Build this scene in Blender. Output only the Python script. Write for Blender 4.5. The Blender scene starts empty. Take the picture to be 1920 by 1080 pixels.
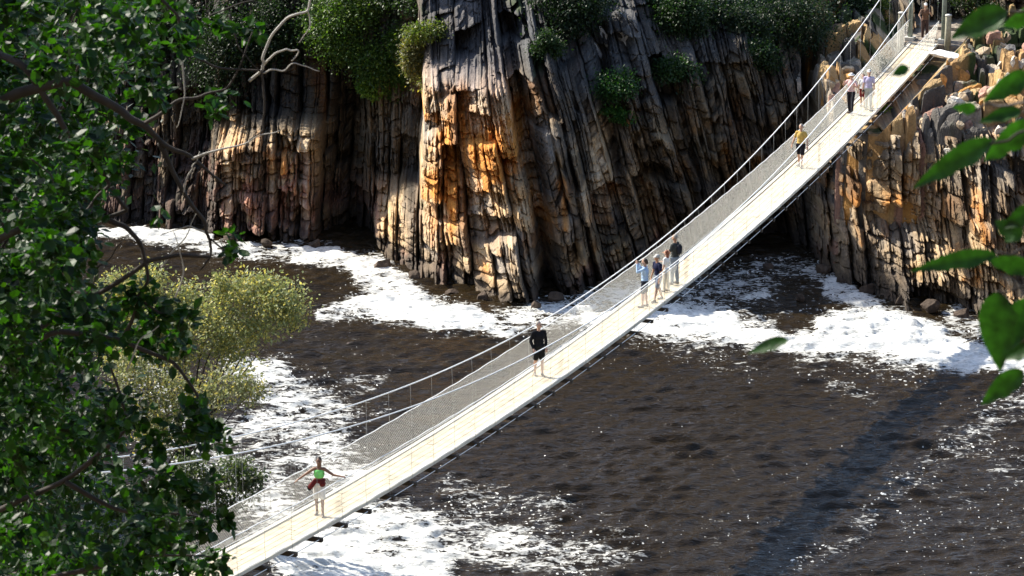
import bpy, bmesh, math, random
import numpy as np
from mathutils import Vector, Matrix

# ------------------------------------------------------------------ camera, sky, sun, exposure
SC = bpy.context.scene
COL = SC.collection
ZC = 35.4
PITCH = math.radians(15.73)
cam_d = bpy.data.cameras.new('camera'); cam = bpy.data.objects.new('camera', cam_d); COL.objects.link(cam)
cam.location = (0, 0, ZC); cam.rotation_euler = (math.pi/2 - PITCH, 0, 0)
cam_d.sensor_width = 36; cam_d.lens = 5778/1920*36; cam_d.clip_start = 0.1; cam_d.clip_end = 2000
cam_d.dof.use_dof = True; cam_d.dof.focus_distance = 112; cam_d.dof.aperture_fstop = 26
SC.camera = cam
SUN_EL = math.radians(38.0); SUN_XY = (-0.846, 0.533)
w = bpy.data.worlds.new('World'); SC.world = w; w.use_nodes = True
nt = w.node_tree; bg = nt.nodes['Background']
sky = nt.nodes.new('ShaderNodeTexSky'); sky.sky_type = 'NISHITA'; sky.sun_disc = False
sky.sun_elevation = SUN_EL; sky.sun_rotation = math.atan2(SUN_XY[0], SUN_XY[1])
nt.links.new(sky.outputs[0], bg.inputs[0]); bg.inputs[1].default_value = 0.12
sd = bpy.data.lights.new('sun', 'SUN'); sd.energy = 5.0; sd.angle = math.radians(0.5); sd.color = (1, .94, .82)
sun = bpy.data.objects.new('sun', sd); COL.objects.link(sun)
sv = Vector((SUN_XY[0]*math.cos(SUN_EL), SUN_XY[1]*math.cos(SUN_EL), math.sin(SUN_EL)))
sun.rotation_euler = sv.to_track_quat('Z', 'Y').to_euler(); sun.location = sv*100
SC.view_settings.view_transform = 'Standard'; SC.view_settings.look = 'None'
SC.view_settings.exposure = 1.14; SC.view_settings.gamma = 1

# ------------------------------------------------------------------ helpers
F_ = 5778.0; CT, ST = math.cos(PITCH), math.sin(PITCH)
def ray(px, py):
    a, b = (px-960)/F_, (540-py)/F_
    return np.array([a, CT+b*ST, -ST+b*CT])
def at_y(px, py, y):                       # real-world point seen at (px,py) of the photo at distance y
    r = ray(px, py); k = y/r[1]
    return np.array([0, 0, ZC]) + r*k
def at_z(px, py, z):
    r = ray(px, py); k = (z-ZC)/r[2]
    return np.array([0, 0, ZC]) + r*k
def project(x, y, z):
    z = z-ZC; d = y*CT-z*ST; u = y*ST+z*CT
    return 960+F_*x/d, 540-F_*u/d

def tag(o, label=None, cat=None, group=None, kind=None):
    if label: o['label'] = label
    if cat: o['category'] = cat
    if group: o['group'] = group
    if kind: o['kind'] = kind
    return o
def empty(name, loc=(0, 0, 0), rz=0):
    o = bpy.data.objects.new(name, None); COL.objects.link(o); o.location = loc; o.rotation_euler = (0, 0, rz)
    o.empty_display_size = .2
    return o
class MB:
    def __init__(s): s.v = []; s.f = []; s.n = 0; s.c = []
    def add(s, v, f, col=None):
        v = np.asarray(v, float); s.v.append(v)
        s.f += [tuple(int(i)+s.n for i in q) for q in f]; s.n += len(v)
        s.c.append(np.tile(col if col is not None else (1, 1, 1), (len(v), 1)))
    def box(s, c, size, ax=None):
        ax = np.eye(3) if ax is None else np.asarray(ax, float)
        h = np.asarray(size)/2; P = []
        for i in (-1, 1):
            for j in (-1, 1):
                for k in (-1, 1): P.append(np.asarray(c)+ax[0]*h[0]*i+ax[1]*h[1]*j+ax[2]*h[2]*k)
        s.add(P, [(0, 1, 3, 2), (4, 6, 7, 5), (0, 4, 5, 1), (2, 3, 7, 6), (0, 2, 6, 4), (1, 5, 7, 3)])
    def tube(s, pts, r, n=6, caps=True):
        pts = np.asarray(pts, float); m = len(pts); r = np.broadcast_to(np.asarray(r, float), (m,))
        t = np.gradient(pts, axis=0); t /= np.linalg.norm(t, axis=1)[:, None]+1e-9
        up = np.array([0, 0, 1.]) if abs(t[0][2]) < .9 else np.array([1., 0, 0])
        V = []
        for i in range(m):
            a = np.cross(t[i], up); a /= np.linalg.norm(a)+1e-9; b = np.cross(a, t[i]); up = b
            for k in range(n):
                q = 2*math.pi*k/n; V.append(pts[i]+r[i]*(a*math.cos(q)+b*math.sin(q)))
        f = [(i*n+k, i*n+(k+1) % n, (i+1)*n+(k+1) % n, (i+1)*n+k) for i in range(m-1) for k in range(n)]
        if caps: f += [tuple(range(n))[::-1], tuple((m-1)*n+k for k in range(n))]
        s.add(V, f)
    def build(s, name, m, parent=None, smooth=False):
        return mesh(name, np.concatenate(s.v), s.f, m, parent, smooth)
def mesh(name, v, f, m, parent=None, smooth=False, col=None, extra=None):
    me = bpy.data.meshes.new(name)
    v = np.asarray(v, np.float32)
    if isinstance(f, np.ndarray):
        k = f.shape[1]; nf = len(f)
        me.vertices.add(len(v)); me.vertices.foreach_set('co', v.ravel())
        me.loops.add(nf*k); me.loops.foreach_set('vertex_index', f.astype(np.int32).ravel())
        me.polygons.add(nf); me.polygons.foreach_set('loop_start', np.arange(0, nf*k, k, dtype=np.int32))
        me.update(calc_edges=True)
    else:
        me.from_pydata(v.tolist(), [], f)
    if col is not None:
        a = me.color_attributes.new('Col', 'FLOAT_COLOR', 'POINT')
        c = np.ones((len(v), 4), np.float32); c[:, :3] = col; a.data.foreach_set('color', c.ravel())
    if extra:
        for k, d in extra.items():
            a = me.attributes.new(k, 'FLOAT', 'POINT'); a.data.foreach_set('value', np.asarray(d, np.float32).ravel())
    me.polygons.foreach_set('use_smooth', np.full(len(me.polygons), smooth))
    me.materials.append(m); me.update()
    o = bpy.data.objects.new(name, me); COL.objects.link(o)
    if parent is not None: o.parent = parent
    return o

# numpy value noise
def _h(ix, iy, seed):
    n = (ix.astype(np.int64)*374761393 + iy.astype(np.int64)*668265263 + seed*974634777) & 0xffffffff
    n = ((n ^ (n >> 13))*1274126177) & 0xffffffff
    n = ((n ^ (n >> 16))*2246822519) & 0xffffffff
    return ((n ^ (n >> 15)) & 0xffffff)/float(0xffffff)
def vn(x, y, seed=0):
    xi, yi = np.floor(x), np.floor(y); fx, fy = x-xi, y-yi
    fx = fx*fx*fx*(fx*(fx*6-15)+10); fy = fy*fy*fy*(fy*(fy*6-15)+10)
    a = _h(xi, yi, seed); b = _h(xi+1, yi, seed); c = _h(xi, yi+1, seed); d = _h(xi+1, yi+1, seed)
    return (a+(b-a)*fx+(c-a)*fy+(a-b-c+d)*fx*fy)*2-1
def fbm(x, y, seed=0, o=4, g=.5):
    r = 0; a = 1; t = 0
    for i in range(o):
        r = r+a*vn(x*2**i+i*17.3, y*2**i-i*9.1, seed+i); t += a; a *= g
    return r/t
def sst(a, b, x): t = np.clip((x-a)/(b-a), 0, 1); return t*t*(3-2*t)

# materials
def mat(name, col=(.5, .5, .5), rough=.7, metal=0, spec=.5, noise=None, bump=None, trans=None, attr=False):
    m = bpy.data.materials.new(name); m.use_nodes = True; t = m.node_tree; b = t.nodes['Principled BSDF']
    b.inputs['Base Color'].default_value = (*col, 1); b.inputs['Roughness'].default_value = rough
    b.inputs['Metallic'].default_value = metal; b.inputs['Specular IOR Level'].default_value = spec
    src = None
    if attr:
        a = t.nodes.new('ShaderNodeAttribute'); a.attribute_name = 'Col'; src = a.outputs['Color']
    if noise:
        sc, amt = noise
        tc = t.nodes.new('ShaderNodeTexCoord')
        n = t.nodes.new('ShaderNodeTexNoise'); n.inputs['Scale'].default_value = sc; n.inputs['Detail'].default_value = 5
        t.links.new(tc.outputs['Object'], n.inputs['Vector'])
        mr = t.nodes.new('ShaderNodeMapRange'); mr.inputs['From Min'].default_value = .3; mr.inputs['From Max'].default_value = .7
        mr.inputs['To Min'].default_value = 1-amt; mr.inputs['To Max'].default_value = 1+amt
        t.links.new(n.outputs['Fac'], mr.inputs['Value'])
        mx = t.nodes.new('ShaderNodeVectorMath'); mx.operation = 'SCALE'
        if src: t.links.new(src, mx.inputs[0])
        else: mx.inputs[0].default_value = col
        t.links.new(mr.outputs[0], mx.inputs['Scale']); src = mx.outputs[0]
    if src: t.links.new(src, b.inputs['Base Color'])
    if bump:
        sc, st = bump
        tc = t.nodes.new('ShaderNodeTexCoord')
        n = t.nodes.new('ShaderNodeTexNoise'); n.inputs['Scale'].default_value = sc; n.inputs['Detail'].default_value = 6
        t.links.new(tc.outputs['Object'], n.inputs['Vector'])
        bp = t.nodes.new('ShaderNodeBump'); bp.inputs['Strength'].default_value = 1; bp.inputs['Distance'].default_value = st
        t.links.new(n.outputs['Fac'], bp.inputs['Height']); t.links.new(bp.outputs[0], b.inputs['Normal'])
    if trans:
        tr = t.nodes.new('ShaderNodeBsdfTranslucent'); ms = t.nodes.new('ShaderNodeMixShader'); ms.inputs[0].default_value = trans[0]
        gm = t.nodes.new('ShaderNodeVectorMath'); gm.operation = 'MULTIPLY'; gm.inputs[1].default_value = trans[1]
        if src: t.links.new(src, gm.inputs[0])
        else: gm.inputs[0].default_value = col
        t.links.new(gm.outputs[0], tr.inputs['Color'])
        t.links.new(b.outputs[0], ms.inputs[1]); t.links.new(tr.outputs[0], ms.inputs[2])
        t.links.new(ms.outputs[0], t.nodes['Material Output'].inputs[0])
    return m

# ------------------------------------------------------------------ CLIFF
PROF = {
 -40: [(0,140),(12,150)], -17.5: [(0,136.4),(1.5,138),(6,141),(12,147)], -14.0: [(0,136),(4,138),(12,142)],
 -13.2: [(0,134.2),(4.2,134.6),(4.7,137),(12,140)], -9.0: [(0,133.3),(4.8,133.8),(5.3,136.4),(12,138.5)],
 -8.3: [(0,135.0),(12,137.5)], -6.4: [(0,134.2),(12,137)], -6.0: [(0,131),(1.9,131.3),(2.4,134.6),(12,137)],
 -4.1: [(0,128.8),(2.2,129.3),(2.8,134.0),(12,136)], -3.8: [(0,127.6),(8.2,128.8),(9.0,131),(12,133)],
 -1.0: [(0,124.8),(8.4,126.5),(9.1,129),(12,133.5)], .9: [(0,122.8),(4,124),(8.5,127),(12,133)],
 3.4: [(0,125.3),(8,128.7),(12,134.5)], 6.6: [(0,129),(7.5,131),(12,137)], 10.0: [(0,131),(8,133),(12,141)],
 12.9: [(0,132),(6,133.8),(12,142)], 13.35: [(0,130.3),(5,131.5),(5.6,140),(12,145)],
 13.9: [(0,126.8),(6.0,128.2),(6.2,140.5),(12,146)], 16.0: [(0,124.6),(6.5,126.9),(6.7,140),(12,146)],
 19.4: [(0,121),(3,122.5),(6.8,125.5),(7.05,140.5),(10,143),(12,146)],
 22.0: [(0,119.5),(6.6,125.3),(7.0,139),(8,140),(12,144)], 34: [(0,114),(9,124),(12,127)], 60: [(0,110),(12,120)]}
PX = np.array(sorted(PROF)); PZ = np.linspace(0, 12, 61)
PT = np.array([np.interp(PZ, *zip(*PROF[k])) for k in PX])
def macro(x, z):
    zc = np.clip(z, 0, 12)/12*60; zi = np.clip(np.floor(zc).astype(int), 0, 59); zf = zc-zi
    xi = np.clip(np.searchsorted(PX, x)-1, 0, len(PX)-2); xf = np.clip((x-PX[xi])/(PX[xi+1]-PX[xi]), 0, 1)
    a = PT[xi, zi]*(1-zf)+PT[xi, zi+1]*zf; b = PT[xi+1, zi]*(1-zf)+PT[xi+1, zi+1]*zf
    return a*(1-xf)+b*xf + np.clip(z-np.interp(x, [-60, -14, -6, 60], [22, 20, 14.5, 14])-2*fbm(x*.05, x*0, 6, 2), 0, 100)*14 + np.clip(z-12, 0, 100)*(1.05+.9*sst(2, 8, x)+.3*fbm(x*.08, z*.08, 5)) - np.clip(-z, 0, 5)*.5
def cells(s, seed, w0, w1, lo=-60, hi=80):
    r = np.random.RandomState(seed); n = int((hi-lo)/w0)+5
    ww = w0+(w1-w0)*r.rand(n)**1.7; b = lo+np.cumsum(ww)
    i = np.clip(np.searchsorted(b, s)-1, 0, n-2); a = (s-b[i])/(b[i+1]-b[i]); wd = b[i+1]-b[i]
    return i, np.clip(a, 0, 1), wd
def lean(x): return np.interp(x, [-40, -14, -9, -7, -4, -2, .5, 3, 9, 12.8, 13.5, 60], [.1, .02, 0, -.06, .03, .10, .25, .30, .26, .22, .02, 0])
def litm(x, z): return np.interp(x, [-40, -14, -13, -9, -8, -6.2, -5.8, -4, -3.5, 0.5, 1.2, 4, 8, 12.8, 13.3, 20, 60], [.1, .15, .7, .7, .1, .1, .75, .6, .8, .9, .7, .95, .8, .4, .8, .8, .7])
def cliff_field(x, z):
    wx = x+.24*fbm(x*.5, z*.16, 11, 2)+.05*fbm(x*2.2, z*.9, 12, 3)+.018*fbm(x*7, z*4, 15, 2); wz = z+.3*fbm(x*.8, z*.4, 13, 3)+.05*fbm(x*4, z*2, 14, 2)
    s = wx+lean(x)*(wz-5)
    y = macro(wx, wz+.5*fbm(x*.5, z*.2, 21, 2))
    L = litm(x, z); sup = np.where(x < -6.2, sst(5.6, 4.9, z), np.where(x < -4.1, sst(3.2, 2.5, z), 1.)); L = L*(.1+.9*sup); sup = .35+.65*sup
    # large blocks
    i1, a1, w1 = cells(s, 1, .45, 1.7); h1 = _h(i1, i1*0, 31); n1 = _h(i1, i1*0+7, 32)
    hb1 = .7+2.4*n1*n1; zz = (wz+(h1-.5)*.7*(a1-.5)*w1)/hb1+h1*9; j1 = np.floor(zz); b1 = zz-j1
    c1 = _h(i1, j1, 33); k1 = _h(i1, j1, 34); q1 = _h(i1, j1, 35)
    d1 = sup*((h1-.5)*1.0+(c1-.5)*.8)+(a1-.5)*w1*L*(2.0*k1-.25)-(b1-.5)*hb1*(.55*q1-.06)+sup*(-.8*(c1 < .13)+.35*(c1 > .88))
    # smaller blocks split by joints
    i2, a2, w2 = cells(s+.04*np.sin(wz*1.3+i1), 2, .09, .50); i2 = i2+997*(i1 % 2); h2 = _h(i2, i2*0, 41); n2 = _h(i2, i2*0+3, 42)
    hb = .26+1.6*n2*n2; zz = (wz+(n2-.5)*2.2*(a2-.5)*w2)/hb+h2*13; j2 = np.floor(zz); b2 = zz-j2
    c2 = _h(i2, j2, 43); e2 = _h(i2, j2, 44)
    m2 = .45+.65*sst(-.25, .15, fbm(x*.45, z*.35, 45, 2))
    d2 = sup*m2*((h2-.5)*.44+(c2-.5)*.62-.45*(_h(i2, j2, 46) < .14)+(a2-.5)*w2*L*(1.9*e2-.3)-(b2-.5)*.16*hb*(1.5*c2))
    # thin laminae in some beds
    i3, a3, w3 = cells(s+.03*fbm(x*3, z*1.2, 17, 3), 3, .04, .17); h3 = _h(i3, j2, 51); m3 = sst(-.15, .15, fbm(x*.35, z*.3, 52, 3)+.25*(h1-.5))
    z3 = wz/(.3+1.4*_h(i3, i3*0, 53))+h3*7+a3*.5; j3 = np.floor(z3); b3 = z3-j3; c3 = _h(i3, j3, 54)
    d3 = m3*((c3-.5)*.24+(h3-.5)*.16)
    # blocky broken zones with cross joints
    blk = np.maximum.reduce([sst(-14, -13, x)*sst(-8.2, -9, x)*sst(5.6, 4.6, z), sst(-6.6, -6, x)*sst(-3.4, -4, x)*sst(3.2, 2.4, z), .9*sst(-4.4, -3.6, x)*sst(1.8, .8, x)*sst(8.5, 4.5, z+1.5*fbm(x*.7, z*.5, 401, 2)), .8*sst(12.8, 13.6, x)*sst(-.1, .2, fbm(x*.4, z*.35, 402, 2)+.25*sst(3, 1, z)), .8*sst(1.5, 2.5, x)*sst(8, 6.5, x)*sst(5.5, 3.5, z)])
    i4, a4, w4 = cells(s+.05*fbm(x*2, z*2, 403, 2), 4, .28, 1.15); h4 = _h(i4, i4*0, 404); hb4 = .32+.75*_h(i4, i4*0, 405); zz = (wz+(h4-.5)*.5*(a4-.5)*w4+.08*fbm(x*2.5, z*2.5, 406, 2))/hb4+h4*7; j4 = np.floor(zz); b4 = zz-j4
    c4 = _h(i4, j4, 407); k4 = _h(i4, j4, 408); e4 = np.minimum(a4, 1-a4)*w4; f4 = np.minimum(b4, 1-b4)*hb4
    d4 = blk*((c4-.5)*.75+(a4-.5)*w4*L*1.1*k4-(b4-.5)*hb4*.55*(k4-.1)-.38*np.exp(-(f4/.04)**2)-.35*np.exp(-(e4/.035)**2)-.09*np.exp(-f4/.08)-.07*np.exp(-e4/.07))
    d2 = d2*(1-.55*blk); d3 = d3*(1-.35*blk); d1 = d1+d4
    # joints and worn corners
    e_1 = np.minimum(a1, 1-a1)*w1; f1 = np.minimum(b1, 1-b1)*hb1; e_2 = np.minimum(a2, 1-a2)*w2; f2 = np.minimum(b2, 1-b2)*hb
    e_3 = np.minimum(a3, 1-a3)*w3; f3 = np.minimum(b3, 1-b3)*.4
    cw = .03+.09*h1
    crack = 1.0*np.exp(-(e_1/cw)**2)*(.25+.75*sst(-.25, .25, vn(wz*.6, s*.3, 61)))+.26*np.exp(-(f1/.045)**2)*(c1 > .5)
    crack = crack+m2*(.30*np.exp(-(e_2/.026)**2)*(.2+.8*(h2 > .3))+.10*np.exp(-(f2/.025)**2)*(c2 > .45))
    crack = crack+m3*(.07*np.exp(-(e_3/.014)**2)+.04*np.exp(-(f3/.02)**2))
    rnd = .07*np.exp(-e_1/.08)+.09*np.exp(-f1/.10)+m2*(.05*np.exp(-e_2/.07)+.05*np.exp(-f2/.07))
    det = d1+d2+d3-crack-rnd+.12*fbm(x*1.8, z*1.8, 71, 4)+.045*fbm(x*9, z*7, 75, 3)
    y = y-det
    # deep leaning gully right of the ochre buttress, and caves
    gx = wx+.2*(wz-5)
    y = y+3.0*np.exp(-((wx+.17*(wz-5)-.75)/.42)**2)*sst(11.5, 9, wz)
    y = y+1.6*np.exp(-((gx-4.6)/.3)**2)*sst(2.0, 5, wz)*sst(11, 8, wz)
    y = y+2.6*np.exp(-((wx+7.3)/.7)**2)*sst(8, 5, wz)+3.0*np.exp(-((wx-11.6)/1.2)**2)*sst(5, 2.5, wz)+1.6*np.exp(-((wx-16.6)/1.5)**2-((wz-2.9)/.7)**2)
    # colour of each block
    hv = .3*c1+.2*h1+.25*c2+.25*c4
    tan = np.array([.50, .355, .20]); gry = np.array([.24, .22, .20]); pink = np.array([.40, .21, .15]); och = np.array([.55, .235, .05]); pale = np.array([.52, .42, .30]); dk = np.array([.10, .085, .07])
    t1 = sst(-.5, .5, fbm(x*.5, z*.5, 81, 3)+(hv-.5)*1.2+.25)[..., None]
    c = gry*(1-t1)+tan*t1
    lowp = (sst(3.5, .8, z)*sst(-.1, .5, fbm(x*.6, z*.6, 83)+.35*(c2-.3))*(x < 14)+sst(7.2, 9, z)*sst(-4.5, -3.5, x)*sst(.5, -.3, x)*.6+sst(-8.6, -9.5, x)*sst(4.5, 3, z)*.7*(c2 > .35))[..., None].clip(0, 1)
    c = c*(1-lowp)+pink*lowp
    om = np.exp(-((x+1.9)/2.1)**2-((z-6.2)/2.0)**2)*1.35+np.exp(-((x-1.3)/.55)**2-((z-7.8)/.9)**2)+.9*np.exp(-((x+8.6)/.4)**2-((z-6.6)/1.2)**2)+.8*np.exp(-((x+11)/1.5)**2-((z-7.8)/1.1)**2)+.7*np.exp(-((x+10.8)/1.)**2-((z-3.4)/.9)**2)+.5*np.exp(-((x-5)/.8)**2-((z-6.6)/.8)**2)
    om = om+.5*sst(.25, .5, fbm(x*.9+3, z*.9, 85))*(x > 13)+.3*np.exp(-((x-15.5)/1.)**2-((z-6.8)/.8)**2)
    om = om+.42*sst(.0, .35, fbm(x*.5+9, z*.5, 87, 2))*sst(1, 2.2, z)*(x > -4)+.25*np.exp(-((x+1.5)/2.2)**2-((z-3)/2.)**2); om = (sst(.2, .95, om+.6*fbm(x*1.5, z*.9, 86, 4)+.35*(c4-.5)+.25*(c2-.5)))[..., None]
    c = c*(1-om)+och*om
    pm = (sst(.15, .55, fbm(x*1.3, z*.7, 88, 4)+.5*(c3-.5)))[..., None]*.6
    c = c*(1-pm)+pale*pm
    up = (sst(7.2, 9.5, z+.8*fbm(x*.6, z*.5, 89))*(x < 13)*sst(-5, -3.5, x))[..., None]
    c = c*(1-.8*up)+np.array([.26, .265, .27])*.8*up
    st = sst(.05, .5, fbm(s*2.2, z*.22, 90, 4)+.15*(x > 1))[..., None]*.7
    c = c*(1-st)+dk*st
    sunlit_zone = np.maximum.reduce([sst(-4.6, -3.9, x)*sst(1.6, .4, x+.17*(z-5))*sst(9.2, 8, z), sst(-13.6, -13, x)*sst(-8.6, -9.3, x)*sst(5.3, 4.6, z), sst(-6.4, -5.9, x)*sst(-3.6, -4.2, x)*sst(3, 2.2, z), sst(13, 13.6, x)*sst(9, 8, z), .8*sst(1.2, 2, x+.25*(z-4))*sst(7.5, 5.5, x)*sst(7.5, 5.5, z)*sst(-.4, 0., fbm(x*.7, z*.6, 93))])
    sunlit_zone = np.clip(sunlit_zone+.25*fbm(x*1.2, z*.6, 94, 3), 0, 1)[..., None]
    c = c*(np.array([.27, .28, .30])+np.array([.73, .70, .66])*sunlit_zone)  # shade painted into the rock colour outside the sunlit zones
    c = c*np.where(x > 12.8, .8, 1)[..., None]*(1-.6*sst(4.7, 5.3, z)*sst(-5.9, -6.6, x))[..., None]  # upper left wall darkened further, its shade painted into the colour
    wet = sst(1.25, .25, z+.7*fbm(x*1.3, z*.6, 92, 3))[..., None]*.88
    c = c*(1-wet)+np.array([.055, .045, .038])*wet
    c = c*(.8+.4*c3[..., None])*(1+.25*fbm(x*7, z*7, 95, 3)[..., None])
    gv = sst(.1, .5, fbm(x*.8, z*.8, 97)-.50+sst(8.3, 11.5, z)*.5+.5*sst(5, 8, x)*sst(6.5, 9, z))[..., None]
    gv = gv*(x < 13)[..., None]
    c = c*(1-gv)+np.array([.035, .055, .015])*gv
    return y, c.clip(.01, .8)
def grid_faces(nx, nz):
    i = np.arange(nx-1)[:, None]*nz+np.arange(nz-1)[None, :]
    i = i.ravel(); return np.stack([i, i+nz, i+nz+1, i+1], 1)
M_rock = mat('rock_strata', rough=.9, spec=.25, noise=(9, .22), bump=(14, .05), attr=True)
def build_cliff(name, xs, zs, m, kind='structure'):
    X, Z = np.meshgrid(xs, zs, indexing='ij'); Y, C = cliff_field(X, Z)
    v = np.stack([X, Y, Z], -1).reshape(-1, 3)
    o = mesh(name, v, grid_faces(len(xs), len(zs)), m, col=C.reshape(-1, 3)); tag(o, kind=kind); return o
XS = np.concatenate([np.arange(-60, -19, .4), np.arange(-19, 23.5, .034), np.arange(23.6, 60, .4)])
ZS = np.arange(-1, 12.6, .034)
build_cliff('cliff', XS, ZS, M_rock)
def shelf(x, y):
    c = macro(x, x*0+5.9); q = y-c
    h = np.interp(q, [.15, .6, 1.0, 3, 8, 14], [-3, 6.4, 7.0, 7.45, 7.6, 9.0])
    i, a, wd = cells(x+.25*fbm(x*.8, y*.8, 301, 3)+.1*y, 11, .3, 1.1); h1 = _h(i, i*0, 302)
    k, b, wk = cells(y+.3*fbm(x*.8, y*.8, 303, 3)+h1*5, 12, .5, 1.9); h2 = _h(i, k, 304); h3 = _h(i, k, 305)
    e = np.minimum(np.minimum(a, 1-a)*wd, np.minimum(b, 1-b)*wk)
    h = h+(h2-.45)*1.35+(a-.5)*(h3-.3)*wd*.7-(b-.5)*.3*wk*h3-.9*np.exp(-(e/.05)**2)-.07*np.exp(-e/.06)+.16*fbm(x*2, y*2, 306, 4)+.05*fbm(x*8, y*8, 307, 3)
    t = (x+6.526)*BX_+(y-74.056)*BY_; off = np.abs(-(x+6.526)*BY_+(y-74.056)*BX_-.66); T = np.clip(t+7.775, 0, 77); dz = 8-9*(T/77)*(1-T/77)
    h = np.minimum(h, dz-.75+np.clip(off-1.0, 0, 9)*1.1)
    n = fbm(x*.6, y*.6, 308, 3)[..., None]
    pal = np.array([(.46, .36, .24), (.36, .21, .16), (.50, .26, .08), (.40, .34, .27), (.13, .12, .11), (.46, .31, .15), (.11, .10, .09), (.44, .27, .12)])
    c = pal[(h2*7.99).astype(int)]*(1+.35*fbm(x*4, y*4, 309, 4)[..., None])*(.8+.4*n); 
    g = sst(.05, .3, fbm(x*.7, y*.7, 310, 4)+.4*sst(8, 12, q)-.34)[..., None]; c = c*(1-g)+np.array([.04, .06, .02])*g
    return h, c.clip(.01, .7)
BX_, BY_ = math.sin(math.radians(22.009)), math.cos(math.radians(22.009))
xs_, ys_ = np.arange(12.7, 27, .045), np.arange(122, 148, .05)
X, Y = np.meshgrid(xs_, ys_, indexing='ij'); Zs, Cs = shelf(X, Y)
tag(mesh('rock_ledge', np.stack([X, Y, Zs], -1).reshape(-1, 3), grid_faces(len(xs_), len(ys_)), M_rock, col=Cs.reshape(-1, 3)), kind='structure')
M_hill = mat('hillside_scrub', col=(.04, .06, .02), rough=.95, spec=.1, noise=(1.2, .6), bump=(2, .5))
XH = np.concatenate([np.arange(-150, -60, 4), np.arange(-60, 60, .5), np.arange(60, 151, 4)]); ZH = np.concatenate([np.arange(12.55, 27, .35)])
build_cliff('hillside', XH, ZH, M_hill)

# ------------------------------------------------------------------ WATER
def strokes(px, py, L):
    d = np.zeros_like(px)
    for (x0, y0, x1, y1, r0, r1, a) in L:
        vx, vy = x1-x0, y1-y0; t = np.clip(((px-x0)*vx+(py-y0)*vy)/(vx*vx+vy*vy+1e-6), 0, 1)
        q = np.hypot(px-x0-t*vx, py-y0-t*vy)/(r0+(r1-r0)*t)
        d = np.maximum(d, a*sst(1.7, .3, q))
    return d
FOAM = [(150,436,390,442,12,12,1.0),(230,440,360,458,10,12,.6),(400,462,560,478,16,24,.8),(380,455,420,470,20,20,.7),(560,480,700,510,26,34,1),(700,512,760,560,34,40,.95),(520,492,560,500,16,20,.6),
 (600,590,720,570,14,40,.85),(720,572,880,600,42,34,1.0),(880,602,960,622,32,18,.95),(960,600,1130,580,34,36,.8),(930,585,1000,590,18,16,.6),
 (1100,575,1200,560,40,40,.85),(1200,600,1350,610,34,44,1.05),(1350,600,1480,560,60,60,.70),(1420,500,1540,505,22,34,.72),(1300,560,1420,520,50,40,.66),
 (1350,630,1500,645,22,26,1.0),(1500,630,1650,620,40,52,1.2),(1650,620,1740,650,52,48,1.25),(1740,655,1850,672,42,26,1.2),(1850,675,1960,690,24,30,1.2),(1560,540,1640,575,26,22,.9),(1790,600,1880,640,34,16,.7),
 (1100,600,1240,620,20,18,.85),
 (440,690,520,700,30,34,.85),(500,720,560,760,50,52,.85),(560,760,640,770,60,42,.72),(640,770,720,765,34,20,.5),(520,820,600,850,90,80,.80),(440,860,500,940,80,90,.78),(330,800,420,900,90,100,.68),(600,860,680,900,50,40,.85),(270,700,330,860,60,80,.6),
 (660,735,735,700,16,10,.55),(580,710,690,712,16,10,.5),
 (560,1040,700,1000,60,70,1.05),(700,980,800,1000,46,50,1.0),(600,1085,800,1070,60,60,1.1),(800,1000,960,1020,50,60,.8),(960,1020,1080,1050,60,50,.66),(1080,1050,1160,1010,50,50,.55),(840,910,900,925,30,22,.52),(870,940,1040,960,40,40,.58),(700,960,760,960,30,30,.75),
 (1480,1075,1600,1000,16,22,.45),(1600,1000,1700,910,26,30,.45),(1700,910,1860,790,40,40,.50),(1860,780,1960,730,40,44,.55),(1720,950,1900,1000,70,80,.36),(1860,850,1960,900,50,60,.40),
 (1350,1000,1450,1000,40,40,.34),(1280,660,1400,690,30,30,.42),(1500,690,1640,745,22,18,.46),(1560,670,1700,700,18,18,.40),(1200,640,1330,655,20,16,.5)]
FHOLE = [(1490,560,1500,562,34,30,.7),(1480,605,1510,606,24,20,.75),(500,515,640,525,22,20,.9),(610,650,900,655,30,30,.35),(1430,585,1440,585,16,16,.4)]
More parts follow.
